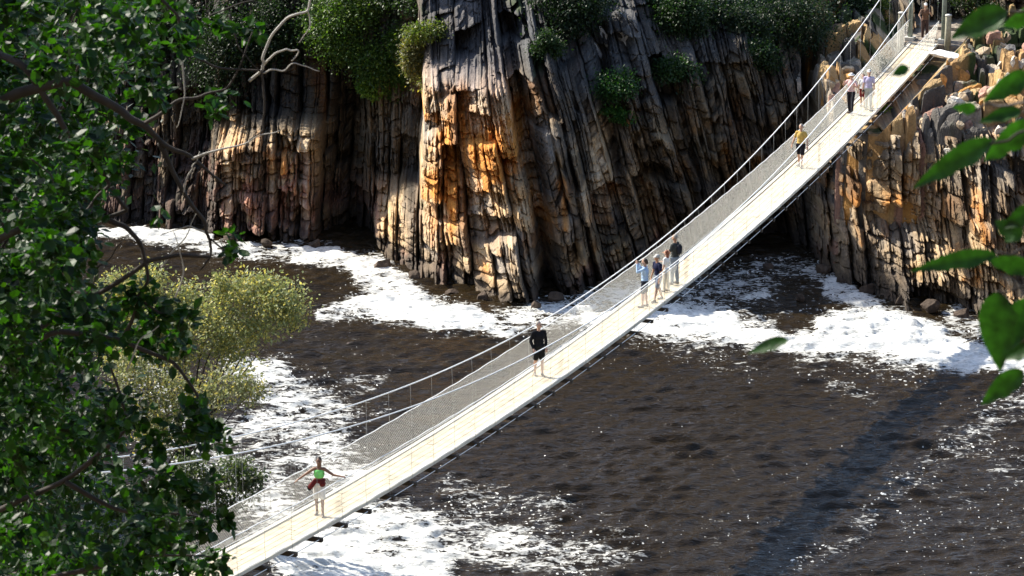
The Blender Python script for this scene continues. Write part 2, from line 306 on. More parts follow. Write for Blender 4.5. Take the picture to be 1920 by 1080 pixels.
def build_water():
    xs = np.concatenate([np.arange(-300, -40, 10), np.arange(-40, -22, .5), np.arange(-22, 27, .075), np.arange(27, 50, .5), np.arange(50, 301, 10)])
    ys = np.concatenate([np.arange(40, 86, 1), np.arange(86, 112, .085), np.arange(112, 139, .11), np.arange(139, 150, 1)])
    X, Y = np.meshgrid(xs, ys, indexing='ij')
    px, py = project(X, Y, 0*X)
    wpx = px+14*fbm(X*.7, Y*.4, 3, 3); wpy = py+9*fbm(X*.7+9, Y*.4, 4, 3)
    foam = strokes(wpx, wpy, FOAM)*.97
    foam = foam*(1-strokes(wpx, wpy, FHOLE))*(1+.28*fbm(X*.5, Y*.8, 5, 4))*np.where(py > 660, .97, 1)
    # waves
    rs = np.random.RandomState(4); Z = np.zeros_like(X)
    for k in range(52):
        lam = .30*10**(rs.rand()*.62); an = math.radians(-80+rs.randn()*19); A = .0105*lam**.9*(.6+.8*rs.rand())
        kx, ky = math.cos(an)*2*math.pi/lam, math.sin(an)*2*math.pi/lam
        ph = kx*X+ky*Y+rs.rand()*6.28+2.6*fbm(X*.22+k, Y*.3, 100+k, 2)
        Z += A*np.sin(ph)
    U_ = .25*X+.3*fbm(X*.5, Y*.5, 310, 3); Z += .022*fbm(X*1.1, Y*3.6+U_*3, 8, 4)+.018*(1-2*np.abs(fbm(X*1.1, Y*4.2-U_*2, 18, 3)))+.12*fbm(X*.16, Y*.3, 9, 2)
    rough = sst(.3, 1, foam)
    Z += rough*(.13*fbm(X*1.3, Y*2.4, 60, 5, .6)+.04)
    # standing waves where the stream meets the rock
    n_edge = sst(.6, 1.2, foam)*np.exp(-((px-1650)/260)**2-((py-600)/60)**2)
    Z += .30*n_edge*(fbm(X*1.0, Y*1.8, 66, 5, .6)+.4)
    v = np.stack([X, Y, Z], -1).reshape(-1, 3)
    return v, grid_faces(len(xs), len(ys)), foam.ravel()
def water_mat():
    m = bpy.data.materials.new('river_water'); m.use_nodes = True; t = m.node_tree; N = t.nodes; b = N['Principled BSDF']; Lk = t.links.new
    b.inputs['Base Color'].default_value = (.021, .014, .0062, 1); b.inputs['Roughness'].default_value = .07; b.inputs['IOR'].default_value = 1.33
    tc = N.new('ShaderNodeTexCoord')
    def noise(sc, det, scale=(1, 1, 1), rough=.6, dist=0):
        mp = N.new('ShaderNodeMapping'); mp.inputs['Scale'].default_value = scale; Lk(tc.outputs['Object'], mp.inputs[0])
        n = N.new('ShaderNodeTexNoise'); n.inputs['Scale'].default_value = sc; n.inputs['Detail'].default_value = det; n.inputs['Roughness'].default_value = rough
        n.inputs['Distortion'].default_value = dist; Lk(mp.outputs[0], n.inputs['Vector']); return n.outputs['Fac']
    def M(op, a, bb, c=None):
        n = N.new('ShaderNodeMath'); n.operation = op
        for i, q in enumerate((a, bb, c)):
            if q is None: continue
            if isinstance(q, (int, float)): n.inputs[i].default_value = q
            else: Lk(q, n.inputs[i])
        return n.outputs[0]
    at = N.new('ShaderNodeAttribute'); at.attribute_name = 'foam'
    f = at.outputs['Fac']
    n1 = noise(.9, 6, (.8, 1.3, 1), .6, .8); n2 = noise(2.7, 5, (.42, 1.5, 1), .64, 1.1); n3 = noise(8, 3, (.6, 1.3, 1), .6, .5)
    s = M('ADD', M('MULTIPLY', n1, .24), M('ADD', M('MULTIPLY', n2, .40), M('MULTIPLY', n3, .36)))
    # foam where noise < density
    thr = M('ADD', M('MULTIPLY_ADD', f, .175, .347), M('MULTIPLY', M('MULTIPLY', f, f), .07))
    d = M('SUBTRACT', thr, s)
    mr = N.new('ShaderNodeMapRange'); mr.interpolation_type = 'SMOOTHSTEP'; mr.inputs['From Min'].default_value = -.03; mr.inputs['From Max'].default_value = .06
    Lk(d, mr.inputs['Value'])
    # small white flecks everywhere: foam specks and painted sun sparkle
    v = N.new('ShaderNodeTexVoronoi'); v.inputs['Scale'].default_value = 4.5; Lk(tc.outputs['Object'], v.inputs['Vector'])
    fl = noise(.35, 3)
    fk = M('LESS_THAN', v.outputs['Distance'], M('MULTIPLY', M('SUBTRACT', M('ADD', fl, M('MULTIPLY', f, .6)), .475), .8))
    n4 = noise(9, 2)
    fk = M('MULTIPLY', fk, M('GREATER_THAN', n4, .55))
    mask = M('MAXIMUM', mr.outputs[0], M('MULTIPLY', fk, .9))
    bp = N.new('ShaderNodeBump'); bp.inputs['Strength'].default_value = 1; bp.inputs['Distance'].default_value = .075
    hb = M('ADD', noise(5.5, 3, (.45, 1.3, 1), .6, 1.2), M('MULTIPLY', noise(2.4, 2, (.4, 1.6, 1)), .6))
    Lk(hb, bp.inputs['Height']); Lk(bp.outputs[0], b.inputs['Normal'])
    fo = N.new('ShaderNodeBsdfPrincipled'); fo.inputs['Base Color'].default_value = (.82, .82, .80, 1); fo.inputs['Roughness'].default_value = .9
    fo.inputs['Specular IOR Level'].default_value = .2
    fr = N.new('ShaderNodeMapRange'); fr.inputs['From Min'].default_value = .38; fr.inputs['From Max'].default_value = .58; fr.inputs['To Min'].default_value = .42; fr.inputs['To Max'].default_value = .85
    Lk(M('ADD', M('MULTIPLY', n3, .5), M('MULTIPLY', n2, .5)), fr.inputs['Value'])
    cc = N.new('ShaderNodeCombineColor'); Lk(fr.outputs[0], cc.inputs[0]); Lk(fr.outputs[0], cc.inputs[1]); Lk(M('MULTIPLY', fr.outputs[0], .96), cc.inputs[2]); Lk(cc.outputs[0], fo.inputs['Base Color'])
    b2 = N.new('ShaderNodeBump'); b2.inputs['Strength'].default_value = 1; b2.inputs['Distance'].default_value = .06; Lk(n2, b2.inputs['Height']); Lk(b2.outputs[0], fo.inputs['Normal'])
    ms = N.new('ShaderNodeMixShader'); Lk(mask, ms.inputs[0]); Lk(b.outputs[0], ms.inputs[1]); Lk(fo.outputs[0], ms.inputs[2])
    Lk(ms.outputs[0], N['Material Output'].inputs[0])
    return m
v_, f_, fo_ = build_water()
wat = mesh('river_water', v_, f_, water_mat(), smooth=True, extra={'foam': fo_}); tag(wat, kind='structure')
del v_, f_

# ------------------------------------------------------------------ BRIDGE
BAZ = math.radians(22.009); BX, BY = math.sin(BAZ), math.cos(BAZ); SP = 1.555; BW = 1.32
D1 = np.array([BX, BY, 0]); DN = np.array([-BY, BX, 0]); DZ = np.array([0, 0, 1.])
def dk(T, off=0, h=0):
    t = T-5*SP; q = T/77
    return np.array([-6.526+BX*t-BY*off, 74.056+BY*t+BX*off, 8.0-9.0*q*(1-q)+h])
def cable_h(T): return 1.22+.0020*(T-38.5)**2
M_deck = mat('sunbleached_planks', (.56, .47, .33), .8, noise=(2.2, .28), bump=(20, .004))
M_kerb = mat('pale_kerb_timber', (.72, .68, .58), .75, noise=(2, .1))
M_steel = mat('galvanised_steel', (.62, .63, .62), .38, metal=.55)
M_cable = mat('steel_rope', (.92, .92, .90), .5, metal=.0)
M_dark = mat('weathered_dark_timber', (.06, .05, .04), .85, noise=(6, .3))
M_net = mat('galvanised_mesh', (.66, .66, .62), .5, metal=.1)
M_rod = mat('dull_steel_rod', (.28, .28, .27), .5, metal=.3)
def strip(mb, o0, o1, h0, h1, T0=0, T1=77, step=SP/2, gap=0):
    Ts = np.arange(T0, T1+.01, step); Ts = np.append(Ts, T1) if Ts[-1] < T1-.01 else Ts
    V = []
    for T in Ts:
        for o, h in ((o0, h0), (o1, h0), (o1, h1), (o0, h1)): V.append(dk(T, o, h))
    n = len(Ts); f = [(i*4+k, i*4+(k+1) % 4, i*4+4+(k+1) % 4, i*4+4+k) for i in range(n-1) for k in range(4)]
    f += [(3, 2, 1, 0), tuple(4*(n-1)+k for k in range(4))]
    mb.add(V, f)
br = empty('suspension_bridge', dk(38.5))
tag(br, 'long narrow suspension footbridge with pale plank deck and wire mesh sides crossing the river', 'footbridge')
def bchild(o): o.parent = br; o.matrix_parent_inverse = Matrix.Translation(-Vector(br.location)); return o
nb = 5; g0, g1 = .13, BW-.13; bw = (g1-g0)/nb
for i in range(nb):
    mb = MB(); rs = random.Random(i); T = 0
    while T < 77:                                       # butted lengths with small gaps and slight unevenness
        L = 3.11 if T else (1.0+.4*i); T1 = min(77, T+L); dz = rs.uniform(-.004, .004)
        strip(mb, g0+i*bw+.011, g0+(i+1)*bw-.011, -.045+dz, dz, T+.012, T1-.012); T = T1
    bchild(mb.build('deck_board', M_deck))
for o0 in (0.0, BW-.12):
    mb = MB(); strip(mb, o0, o0+.12, -.07, .035); bchild(mb.build('kerb_board', M_kerb))
for o0 in (.16, BW-.26):
    mb = MB(); strip(mb, o0, o0+.08, -.16, -.05); bchild(mb.build('stringer', M_dark))
NH = 50
for i in range(NH):
    T = .4+i*SP
    mb = MB(); c = dk(T, BW/2, -.215); q = T/77; sl = -9/77*(1-2*q); ax = [D1, DN, DZ]
    mb.box(c, (.12, BW+.34, .11), ax); bchild(mb.build('cross_beam', M_dark))
for side, o0 in ((0, -.06), (1, BW+.06)):
    Ts = np.linspace(-3 if side else -3, 77, 120)
    mb = MB(); mb.tube([dk(T, o0, cable_h(T)) for T in Ts], .020, 8); bchild(mb.build('main_cable', M_cable, smooth=True))
    oo = -.10 if side == 0 else BW+.10
    mb = MB(); mb.tube([dk(T, oo, -.20-.0) for T in np.linspace(0, 77, 90)], .012, 6); bchild(mb.build('stay_cable', M_cable, smooth=True))
    on = -.02 if side == 0 else BW+.02
    mb = MB(); mb.tube([dk(T, on, 1.1-.02*math.sin(T/SP*math.pi)**2) for T in np.linspace(0, 77, 300)], .014, 6); bchild(mb.build('handrail_rope', M_cable, smooth=True))
    mb = MB(); mb.tube([dk(T, on, .08) for T in np.linspace(0, 77, 160)], .008, 4); bchild(mb.build('lower_rope', M_cable, smooth=True))
    for i in range(NH):
        T = .4+i*SP; mb = MB(); top = cable_h(T)
        mb.tube([dk(T, o0, -.2), dk(T, on, .4), dk(T, (on+o0)/2, 1.1 if top > 1.1 else top-.01), dk(T, o0, max(top, 1.12))], .0045, 5); bchild(mb.build('hanger', M_rod, smooth=True))
    # diamond wire net
    V = []; Fc = []; H = 1.02; r = .0022; p = .10; cnt = 0
    A_ = []; B_ = []
    for dr in (1, -1):
        T = -H
        st = np.arange(-H, 77+H, p)
        for T in st:
            ta, tb = (T, T+H) if dr == 1 else (T+H, T)
            h0, h1 = .08, .08+H
            if ta < 0 or tb < 0 or ta > 77 or tb > 77: continue
            A_.append(dk(ta, on+.003*dr, h0)); B_.append(dk(tb, on+.003*dr, h1))
    A_ = np.array(A_); B_ = np.array(B_); d = B_-A_; d /= np.linalg.norm(d, axis=1)[:, None]
    e1 = DN[None]*np.ones((len(d), 1)); e2 = np.cross(d, e1)
    P = []
    for e in (A_, B_):
        for k in range(3):
            a = 2*math.pi*k/3; P.append(e+r*(e1*math.cos(a)+e2*math.sin(a)))
    P = np.stack(P, 1).reshape(-1, 3); base = np.arange(len(d))[:, None]*6
    Fc = np.concatenate([base+np.array([[k, (k+1) % 3, 3+(k+1) % 3, 3+k]]) for k in range(3)])
    bchild(mesh('side_net', P, Fc, M_net))
#STAGE2

# ------------------------------------------------------------------ FAR LANDING, TOWERS, POSTS
M_conc = mat('pale_concrete', (.55, .54, .50), .85, noise=(4, .15), bump=(12, .01))
M_land = mat('trodden_rock_path', (.24, .20, .16), .95, noise=(3, .45), bump=(4, .12))
M_pole = mat('grey_green_painted_pole', (.22, .26, .22), .6, noise=(5, .2))
M_wood = mat('weathered_post_wood', (.34, .33, .25), .85, noise=(8, .25), bump=(20, .01))
for T0, T1, h in ((77.02, 79.2, -.02), (79.2, 84, .12)):
    mb = MB(); strip(mb, -1.0, BW+1.0, -1.2, h, T0, T1)
    tag(mb.build('landing', M_land), kind='structure')
mb = MB(); strip(mb, -1.2, BW+1.2, -1.6, -.03, -4, -.02); tag(mb.build('landing', M_conc), kind='structure')
def tower(T, label, which):
    t = empty('cable_tower', dk(T, BW/2, 0), 0); tag(t, label, 'tower', 'towers carrying the bridge cables')
    def ch(o): o.parent = t; o.matrix_parent_inverse = Matrix.Translation(-Vector(t.location))
    top = cable_h(min(max(T, 0), 77))+.12
    for o_ in (-.12, BW+.12):
        mb = MB(); mb.tube([dk(T, o_, -.1), dk(T, o_, top)], [.115, .095], 14); ch(mb.build('leg', M_pole, smooth=True))
        mb = MB(); mb.box(dk(T, o_, top+.06), (.34, .2, .12), [D1, DN, DZ]); mb.tube([dk(T-.16, o_, top+.12), dk(T+.16, o_, top+.12)], .05, 8); ch(mb.build('saddle', M_steel))
        mb = MB(); mb.box(dk(T, o_, .0), (.5, .44, .22), [D1, DN, DZ]); ch(mb.build('footing', M_conc))
    for h in (top-.3, top-1.1):
        mb = MB(); mb.tube([dk(T, -.12, h), dk(T, BW+.12, h)], .055, 10); ch(mb.build('crossbar', M_pole, smooth=True))
tower(77.5, 'grey green steel tower at the far rocky end of the footbridge', 1)
tower(-.6, 'grey green steel tower at the near wooded end of the footbridge', 0)
def post(T, off, h, r, m, label, g=None):
    rt = empty('wooden_post', dk(T, off, 0)); tag(rt, label, 'post', g)
    mb = MB(); n = 9
    mb.tube([dk(T, off, -.5), dk(T, off, h*.5), dk(T, off, h-.1), dk(T, off, h-.02)], [r*1.05, r, r*.97, r*.85], 14)
    o = mb.build('shaft', m, rt, True); o.matrix_parent_inverse = Matrix.Translation(-Vector(rt.location))
    mb = MB(); mb.tube([dk(T, off, h-.03), dk(T, off, h+.03), dk(T, off, h+.06)], [r*1.12, r*1.05, r*.4], 14)
    o = mb.build('cap', M_conc, rt, True); o.matrix_parent_inverse = Matrix.Translation(-Vector(rt.location))
post(76.95, BW+.42, 1.35, .14, M_wood, 'thick rounded wooden post with pale cap left of the far deck end')
post(76.3, BW+.34, 1.12, .065, M_conc, 'thin white post where the far side net ends, in front of the thick post')
post(77.1, -.42, 1.35, .14, M_wood, 'thick wooden post with pale cap right of the far deck end')

# ------------------------------------------------------------------ BOULDERS AND SLAB
M_bould = mat('boulder_rock', rough=.9, spec=.2, noise=(6, .35), bump=(10, .06), attr=True)
def boulder(name, c, size, seed, col, label, cat='boulder', rz=0, group=None):
    bm = bmesh.new(); bmesh.ops.create_icosphere(bm, subdivisions=4, radius=1)
    v = np.array([q.co[:] for q in bm.verts]); f = np.array([[q.index for q in p.verts] for p in bm.faces]); bm.free()
    rs = np.random.RandomState(seed)
    for k in range(16):                                  # cut by random planes: a broken block
        n = rs.randn(3); n[2] *= .7; n /= np.linalg.norm(n); d = .48+.3*rs.rand()
        t = v@n; m_ = t > d; v[m_] -= n*(t[m_]-d)[:, None]*.93
    g = 1+.10*fbm(v[:, 0]*2+seed, v[:, 1]*2+v[:, 2]*1.7, seed, 4)
    v = v*g[:, None]*np.asarray(size)
    v += np.stack([fbm(v[:, 0]*4, v[:, 2]*4, seed+k, 3) for k in range(3)], 1)*.06*min(size)
    cr, sr = math.cos(rz), math.sin(rz); v = np.stack([v[:, 0]*cr-v[:, 1]*sr, v[:, 0]*sr+v[:, 1]*cr, v[:, 2]], 1)
    nn = fbm(v[:, 0]*3+seed, v[:, 2]*2, seed, 3)[:, None]
    c_ = np.asarray(col)*(1+.5*nn)
    o = mesh(name, v, f, M_bould, smooth=False, col=c_.clip(.01, .8)); o.location = c; tag(o, label, cat, group); return o
TANC, PNK, ORG, GRY, PAL = (.48, .37, .25), (.42, .25, .19), (.52, .27, .09), (.22, .21, .20), (.6, .55, .47)
BL = [  # photo x, photo y of the centre, distance, size, colour, label
 (1548,168,133.5,(.16,.3,.75),TANC,'thin upright tan rock pillar at the left tip of the far ledge'),
 (1566,170,133.6,(.30,.3,.55),PNK,'pinkish block beside the thin pillar behind the bridge net'),
 (1592,155,134.0,(.42,.4,.5),ORG,'rounded orange brown boulder behind the walkers near the far end'),
 (1615,150,134.8,(.30,.4,.38),PNK,'small reddish boulder partly hidden by the far walkers'),
 (1585,130,135.5,(.5,.4,.22),TANC,'flat tan rock lying above the orange boulder'),
 (1770,150,130.5,(.30,.35,.7),ORG,'tall ochre rock just under the pale slab'),
 (1808,148,130.5,(.28,.3,.5),PNK,'pink pointed boulder right of the tall ochre rock'),
 (1790,190,129.6,(.5,.4,.35),PAL,'pale blocky boulder below the tall ochre rock'),
 (1842,100,134,(.55,.5,.5),TANC,'large tan boulder right of the bridge end under the big leaf'),
 (1862,70,136.5,(.5,.5,.42),PNK,'rose coloured boulder on the slope beside the bridge end'),
 (1895,95,135,(.4,.5,.55),GRY,'dark grey boulder at the right edge of the slope'),
 (1830,62,138,(.35,.4,.3),PAL,'small pale boulder uppermost beside the bridge end'),
 (1868,180,130,(.5,.45,.5),TANC,'square tan boulder below the large tan one'),
 (1905,185,129,(.38,.4,.42),ORG,'rusty boulder at the right edge of the ledge'),
 (1730,160,132,(.36,.35,.3),GRY,'low grey rock under the far end of the deck'),
 (1812,240,128.2,(.3,.3,.45),PNK,'pyramid shaped pink rock on the right cliff face'),
 (1145,35,136,(.8,.6,.35),GRY,'grey slab of rock on top of the cliff'),
]
def on_rock(px, py):
    r = ray(px, py); ys = np.arange(116, 175, .06); P = np.array([0, 0, ZC])+r*(ys/r[1])[:, None]
    h = np.nonzero((P[:, 1] > cliff_field(P[:, 0], P[:, 2])[0]) | ((P[:, 0] > 12.8) & (P[:, 1] < 147) & (P[:, 2] < shelf(P[:, 0], P[:, 1])[0])))[0]; return P[h[0]] if len(h) else P[-1]
for i, (px, py, y, sz, col, lab) in enumerate(BL): boulder('boulder', on_rock(px, py)+np.array([0, .10, -.05]), sz, 50+i, col, lab, rz=.5*math.sin(i*2.3))
rj = np.random.RandomState(12)
for i in range(62):
    px, py = (rj.uniform(1775, 1950), rj.uniform(40, 300)) if i < 46 else (rj.uniform(1545, 1640), rj.uniform(140, 215))
    c = on_rock(px, py); q = .14+.24*rj.rand()**1.5
    boulder('boulder', c+np.array([0, .08, -.05]), (q*rj.uniform(.7, 1.2), q*1.1, q*rj.uniform(.8, 1.7)), 200+i, [TANC, PNK, ORG, PAL, TANC, TANC][rj.randint(6)], 'angular tan or rusty block in the rock jumble beside the far end of the bridge' if i < 46 else 'angular tan or rusty block in the jumble behind the net near the far walkers', rz=rj.rand()*6, group='loose blocks beside the far bridge end' if i < 46 else 'loose blocks behind the far net')
WR = [(432,446,.5),(500,458,.35),(590,462,.45),(650,478,.3),(720,498,.5),(775,520,.4),(845,548,.35),(905,560,.45),(1005,574,.3),(1040,560,.45),(1085,548,.3),(1130,540,.4),(1545,505,.45),(1575,528,.3),(1625,548,.5),(1690,566,.4),(1745,575,.55),(1805,592,.45),(1850,600,.35),(1440,500,.35),(1500,560,.3)]
for i, (px, py, q) in enumerate(WR):
    c = at_z(px, py, .05+.1*math.sin(i*1.7)); boulder('wet_rock', c, (q*(.8+.4*math.sin(i*3.1)**2), q, q*(.55+.35*math.sin(i*5.3)**2)), 400+i, (.075, .055, .042), 'dark wet rock at the foot of the cliffs, washed by foam', 'rock', rz=i*1.3, group='wet rocks along the waterline')
sl = boulder('stone_slab', at_y(1772, 103, 134.2), (.75, .9, .16), 9, (.8, .8, .78), 'flat white concrete slab below the right post of the bridge end', 'slab', .3)
# grey leaning slabs above the centre cliff
for i, (a, b, c_, lab) in enumerate([((1165,20),(1200,150),.50,'large pale grey leaning rock slab on the cliff top'), ((1125,45),(1170,140),.2,'thin grey leaning slab left of the largest one'), ((1100,50),(1140,135),.18,'leftmost of the three grey leaning slabs')]):
    p0, p1 = at_y(*a, 133.2), at_y(*b, 131.4); h = np.linalg.norm(p1-p0)
    o = boulder('rock_slab', (p0+p1)/2, (c_, .45, h/2), 90+i, (.36, .37, .39), lab, 'rock slab')
    o.rotation_euler = (0, -math.atan2(p1[0]-p0[0], p0[2]-p1[2]), 0)

# ------------------------------------------------------------------ NEAR BANK
def bank_h(x, y):
    sh = np.interp(x, [-60, -40, -20, -14, -9, 0], [80, 60, 34, 13, 3, 0])*sst(40, 75, y)
    yy = y-sh
    h = np.interp(yy, [-60, -20, -3, 3, 30, 60, 68, 78, 86, 100], [95, 52, 33.8, 32.3, 20.5, 8.6, 7.4, 2.8, -1.2, -4])
    return h+.5*fbm(x*.3, y*.3, 200, 4)*sst(3, 12, y)
gx_ = np.concatenate([np.arange(-150, -30, 4), np.arange(-30, 10, .4), np.arange(10, 150, 4)]); gy_ = np.arange(-60, 150, .6)
X, Y = np.meshgrid(gx_, gy_, indexing='ij'); Zb = bank_h(X, Y)
M_bank = mat('bank_soil', (.11, .085, .05), .95, noise=(1.5, .5), bump=(5, .1))
tag(mesh('near_bank', np.stack([X, Y, Zb], -1).reshape(-1, 3), grid_faces(len(gx_), len(gy_)), M_bank, smooth=True), kind='structure')

# ------------------------------------------------------------------ FOLIAGE
LT_V = np.array([(0,0,0),(.28,0,-.05),(.62,0,-.07),(1,0,-.02),(.22,.20,.02),(.6,.25,.03),(.22,-.20,.02),(.6,-.25,.03)], float)
LT_F = np.array([(0,1,4),(1,5,4),(1,2,5),(2,3,5),(0,6,1),(1,6,7),(1,7,2),(2,7,3)])
LR_V = LT_V*np.array([1, 1.45, 1]); LN_V = LT_V*np.array([1, .65, 1])
LS_V = np.array([(0,0,0),(.5,.28,.03),(1,0,0),(.5,-.28,.03)], float); LS_F = np.array([(0,1,2),(0,2,3)])
def leaf_mesh(P, D, size, tv, tf, rs, flat=.5):
    n = len(P); D = D/(np.linalg.norm(D, axis=1)[:, None]+1e-9)
    U = rs.randn(n, 3)*flat+np.array([0, 0, 1.]); S = np.cross(U, D); S /= np.linalg.norm(S, axis=1)[:, None]+1e-9; U = np.cross(D, S)
    sz = (np.ones(n)*size if np.isscalar(size) else size)[:, None, None]
    V = P[:, None, :]+sz*(tv[None, :, 0:1]*D[:, None]+tv[None, :, 1:2]*S[:, None]+tv[None, :, 2:3]*U[:, None])
    Fc = (np.arange(n)[:, None, None]*len(tv)+tf[None]).reshape(-1, 3)
    return V.reshape(-1, 3), Fc
def crown(name, clumps, per, size, m, col, seed, tmpl='s', parent=None, vary=.35, yel=0, shell=.5, droop=.3, spread=.2):
    rs = np.random.RandomState(seed); P = []; D = []
    RM = np.mean([np.ravel(q[1])[0] for q in clumps])
    for (c, r) in clumps:
        c = np.asarray(c); r = np.asarray(r)*np.ones(3)
        n = int(per*(r[0]*r[2])/(np.mean([q[1] if np.isscalar(q[1]) else q[1][0] for q in clumps])**2+1e-9)) if per > 0 else int(-per*min(1.15, r[0]/RM)**1.6)
        n = max(n, 8); k = max(2, n//9)
        tw = rs.randn(k, 3); tw /= np.linalg.norm(tw, axis=1)[:, None]; tw *= (shell+(1-shell)*rs.rand(k, 1))*(.7+.5*rs.rand(k, 1))
        j = rs.randint(0, k, n); q = tw[j]+rs.randn(n, 3)*spread
        P.append(c+q*r); D.append(q*.5+rs.randn(n, 3)*.8-np.array([0, 0, droop]))
    P = np.concatenate(P); D = np.concatenate(D); n = len(P)
    sz = size*(.6+.7*rs.rand(n)); tv, tf = {'s': (LS_V, LS_F), 'o': (LT_V, LT_F), 'r': (LR_V, LT_F), 'n': (LN_V, LT_F)}[tmpl]
    V, Fc = leaf_mesh(P, D, sz, tv, tf, rs)
    c = np.asarray(col)*(1-vary+2*vary*rs.rand(n, 1)); y = (rs.rand(n, 1) < yel); c = np.where(y, c*np.array([2.2, 1.7, 1.1]), c)
    return mesh(name, V, Fc, m, parent, col=np.repeat(c, len(tv), 0).clip(.003, .7))
def leafmat(name, t=.35, rough=.45, tint=(1.6, 1.9, .7)):
    return mat(name, rough=rough, spec=.4, attr=True, trans=(t, tint))
M_leaf = leafmat('glossy_leaf', .37, .5, (2.6, 3.0, .4))
M_leaf.node_tree.nodes['Principled BSDF'].inputs['Specular IOR Level'].default_value = .28; M_leaf2 = leafmat('scrub_leaf', .35, .5, (1.5, 1.9, .7)); M_leaf3 = leafmat('silver_olive_leaf', .35, .6, (1.4, 1.4, .9))
M_bark = mat('dark_bark', (.035, .028, .024), .9, noise=(14, .4), bump=(40, .004)); M_dead = mat('dead_pale_wood', (.38, .36, .33), .8, noise=(14, .2))
def wob(pts, seed, amp, n=8):
    pts = np.asarray(pts, float); rs = np.random.RandomState(seed); t = np.linspace(0, len(pts)-1, (len(pts)-1)*n+1)
    q = np.stack([np.interp(t, np.arange(len(pts)), pts[:, k]) for k in range(3)], 1)
    for k in range(2): q[1:-1] = (q[:-2]+q[1:-1]*2+q[2:])/4
    return q+np.stack([vn(t*1.7, t*0, seed+k) for k in range(3)], 1)*amp
def shrub(name, base, clumps, per, size, m, col, seed, label, cat='shrub', group=None, tmpl='s', yel=0, trunk_r=.06, vary=.35, bark=None, shell=.5):
    rt = empty(name, tuple(base)); tag(rt, label, cat, group)
    def ch(o): o.parent = rt; o.matrix_parent_inverse = Matrix.Translation(-Vector(rt.location)); return o
    ch(crown('crown', clumps, per, size, m, col, seed, tmpl, yel=yel, vary=vary, shell=shell, spread=.34))
    mb = MB(); c0 = np.mean([np.asarray(q[0]) for q in clumps], 0); fork = np.asarray(base)*.55+c0*.45
    mb.tube(wob([base, fork], seed, trunk_r), np.linspace(trunk_r*1.3, trunk_r*.8, 9), 8)
    for i, (c, r) in enumerate(clumps):
        p = wob([fork, (fork+np.asarray(c))/2+np.array([0, 0, .05]), c], seed+i, trunk_r*1.2); mb.tube(p, np.linspace(trunk_r*.45, trunk_r*.06, len(p)), 5)
    ch(mb.build('trunk', bark or M_bark, smooth=True)); return rt, ch
def cl(L, y, sc=1): return [(at_y(a, b, y+dy), (rx*sc*y/5778*1.03, rx*sc*y/5778, rz_*sc*y/5778)) for (a, b, rx, rz_, dy) in L]
def surf(px, py):                                    # nearest cliff point along the sight line
    r = ray(px, py)
    for y in np.arange(118, 175, .15):
        p = np.array([0, 0, ZC])+r*y/r[1]
        if p[1] > macro(np.array(p[0]), np.array(p[2])): return p
    return p
SH = [ # centre px, py, radius x, radius z, colour, per, label, yellow
 (660,60,62,50,(.05,.095,.018),2600,'bright yellow green bush hanging over the cliff edge, largest of them',.3),
 (735,115,40,50,(.045,.09,.016),1700,'fresh green bush right of the largest one, hanging lower down the cliff',.2),
 (705,170,26,16,(.08,.15,.02),500,'small green tuft in the shade under the hanging bushes',.3),
 (600,40,45,40,(.03,.06,.015),1500,'dark green bush left of the bright one at the cliff top',.05),
 (812,52,34,20,(.075,.10,.02),800,'olive green bush on the cliff edge above the pale rocks',.35),
 (790,120,26,40,(.12,.12,.05),700,'dry grey green shrub clinging to the cliff face',.3),
 (760,10,60,24,(.03,.055,.015),1300,'dark bush at the top edge behind the hanging bushes',0),
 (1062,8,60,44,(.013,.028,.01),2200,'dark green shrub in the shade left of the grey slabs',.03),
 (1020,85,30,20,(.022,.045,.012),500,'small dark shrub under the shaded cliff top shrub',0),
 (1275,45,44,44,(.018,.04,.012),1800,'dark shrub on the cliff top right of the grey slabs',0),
 (1145,165,34,26,(.02,.06,.012),600,'low green plants growing on the dark rock shelf',.05),
 (1280,130,40,26,(.02,.05,.012),800,'dark green shrub on the shelf right of the green plants',0),
 (1160,212,26,14,(.03,.09,.015),350,'moss green tuft low on the shaded rock face',.1),
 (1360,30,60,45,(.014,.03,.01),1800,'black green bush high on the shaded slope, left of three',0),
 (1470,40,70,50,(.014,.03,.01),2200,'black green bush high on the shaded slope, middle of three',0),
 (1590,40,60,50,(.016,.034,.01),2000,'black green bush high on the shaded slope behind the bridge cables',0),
 (1545,105,34,24,(.035,.085,.015),700,'green bush above the orange rocks near the bridge cables',.15),
 (1655,25,16,22,(.08,.12,.02),300,'small sunlit yellow green bush between the cable and the tower',.3),
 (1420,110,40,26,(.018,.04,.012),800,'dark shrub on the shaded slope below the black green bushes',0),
 (1835,5,50,26,(.025,.04,.015),900,'dark shrub right of the far bridge tower',0),
 (1653,203,10,10,(.10,.17,.02),120,'tiny bright tuft under the deck at the right cliff top',.3),
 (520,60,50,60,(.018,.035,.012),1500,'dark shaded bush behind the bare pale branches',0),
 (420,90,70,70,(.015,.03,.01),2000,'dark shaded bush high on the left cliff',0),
 (690,5,50,30,(.05,.09,.02),1500,'leafy bush at the top edge above the hanging bushes',.2),
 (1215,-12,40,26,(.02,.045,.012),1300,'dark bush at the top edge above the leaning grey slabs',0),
 (290,60,80,70,(.015,.03,.01),2000,'dark bush at the far left of the cliff top',0),
]
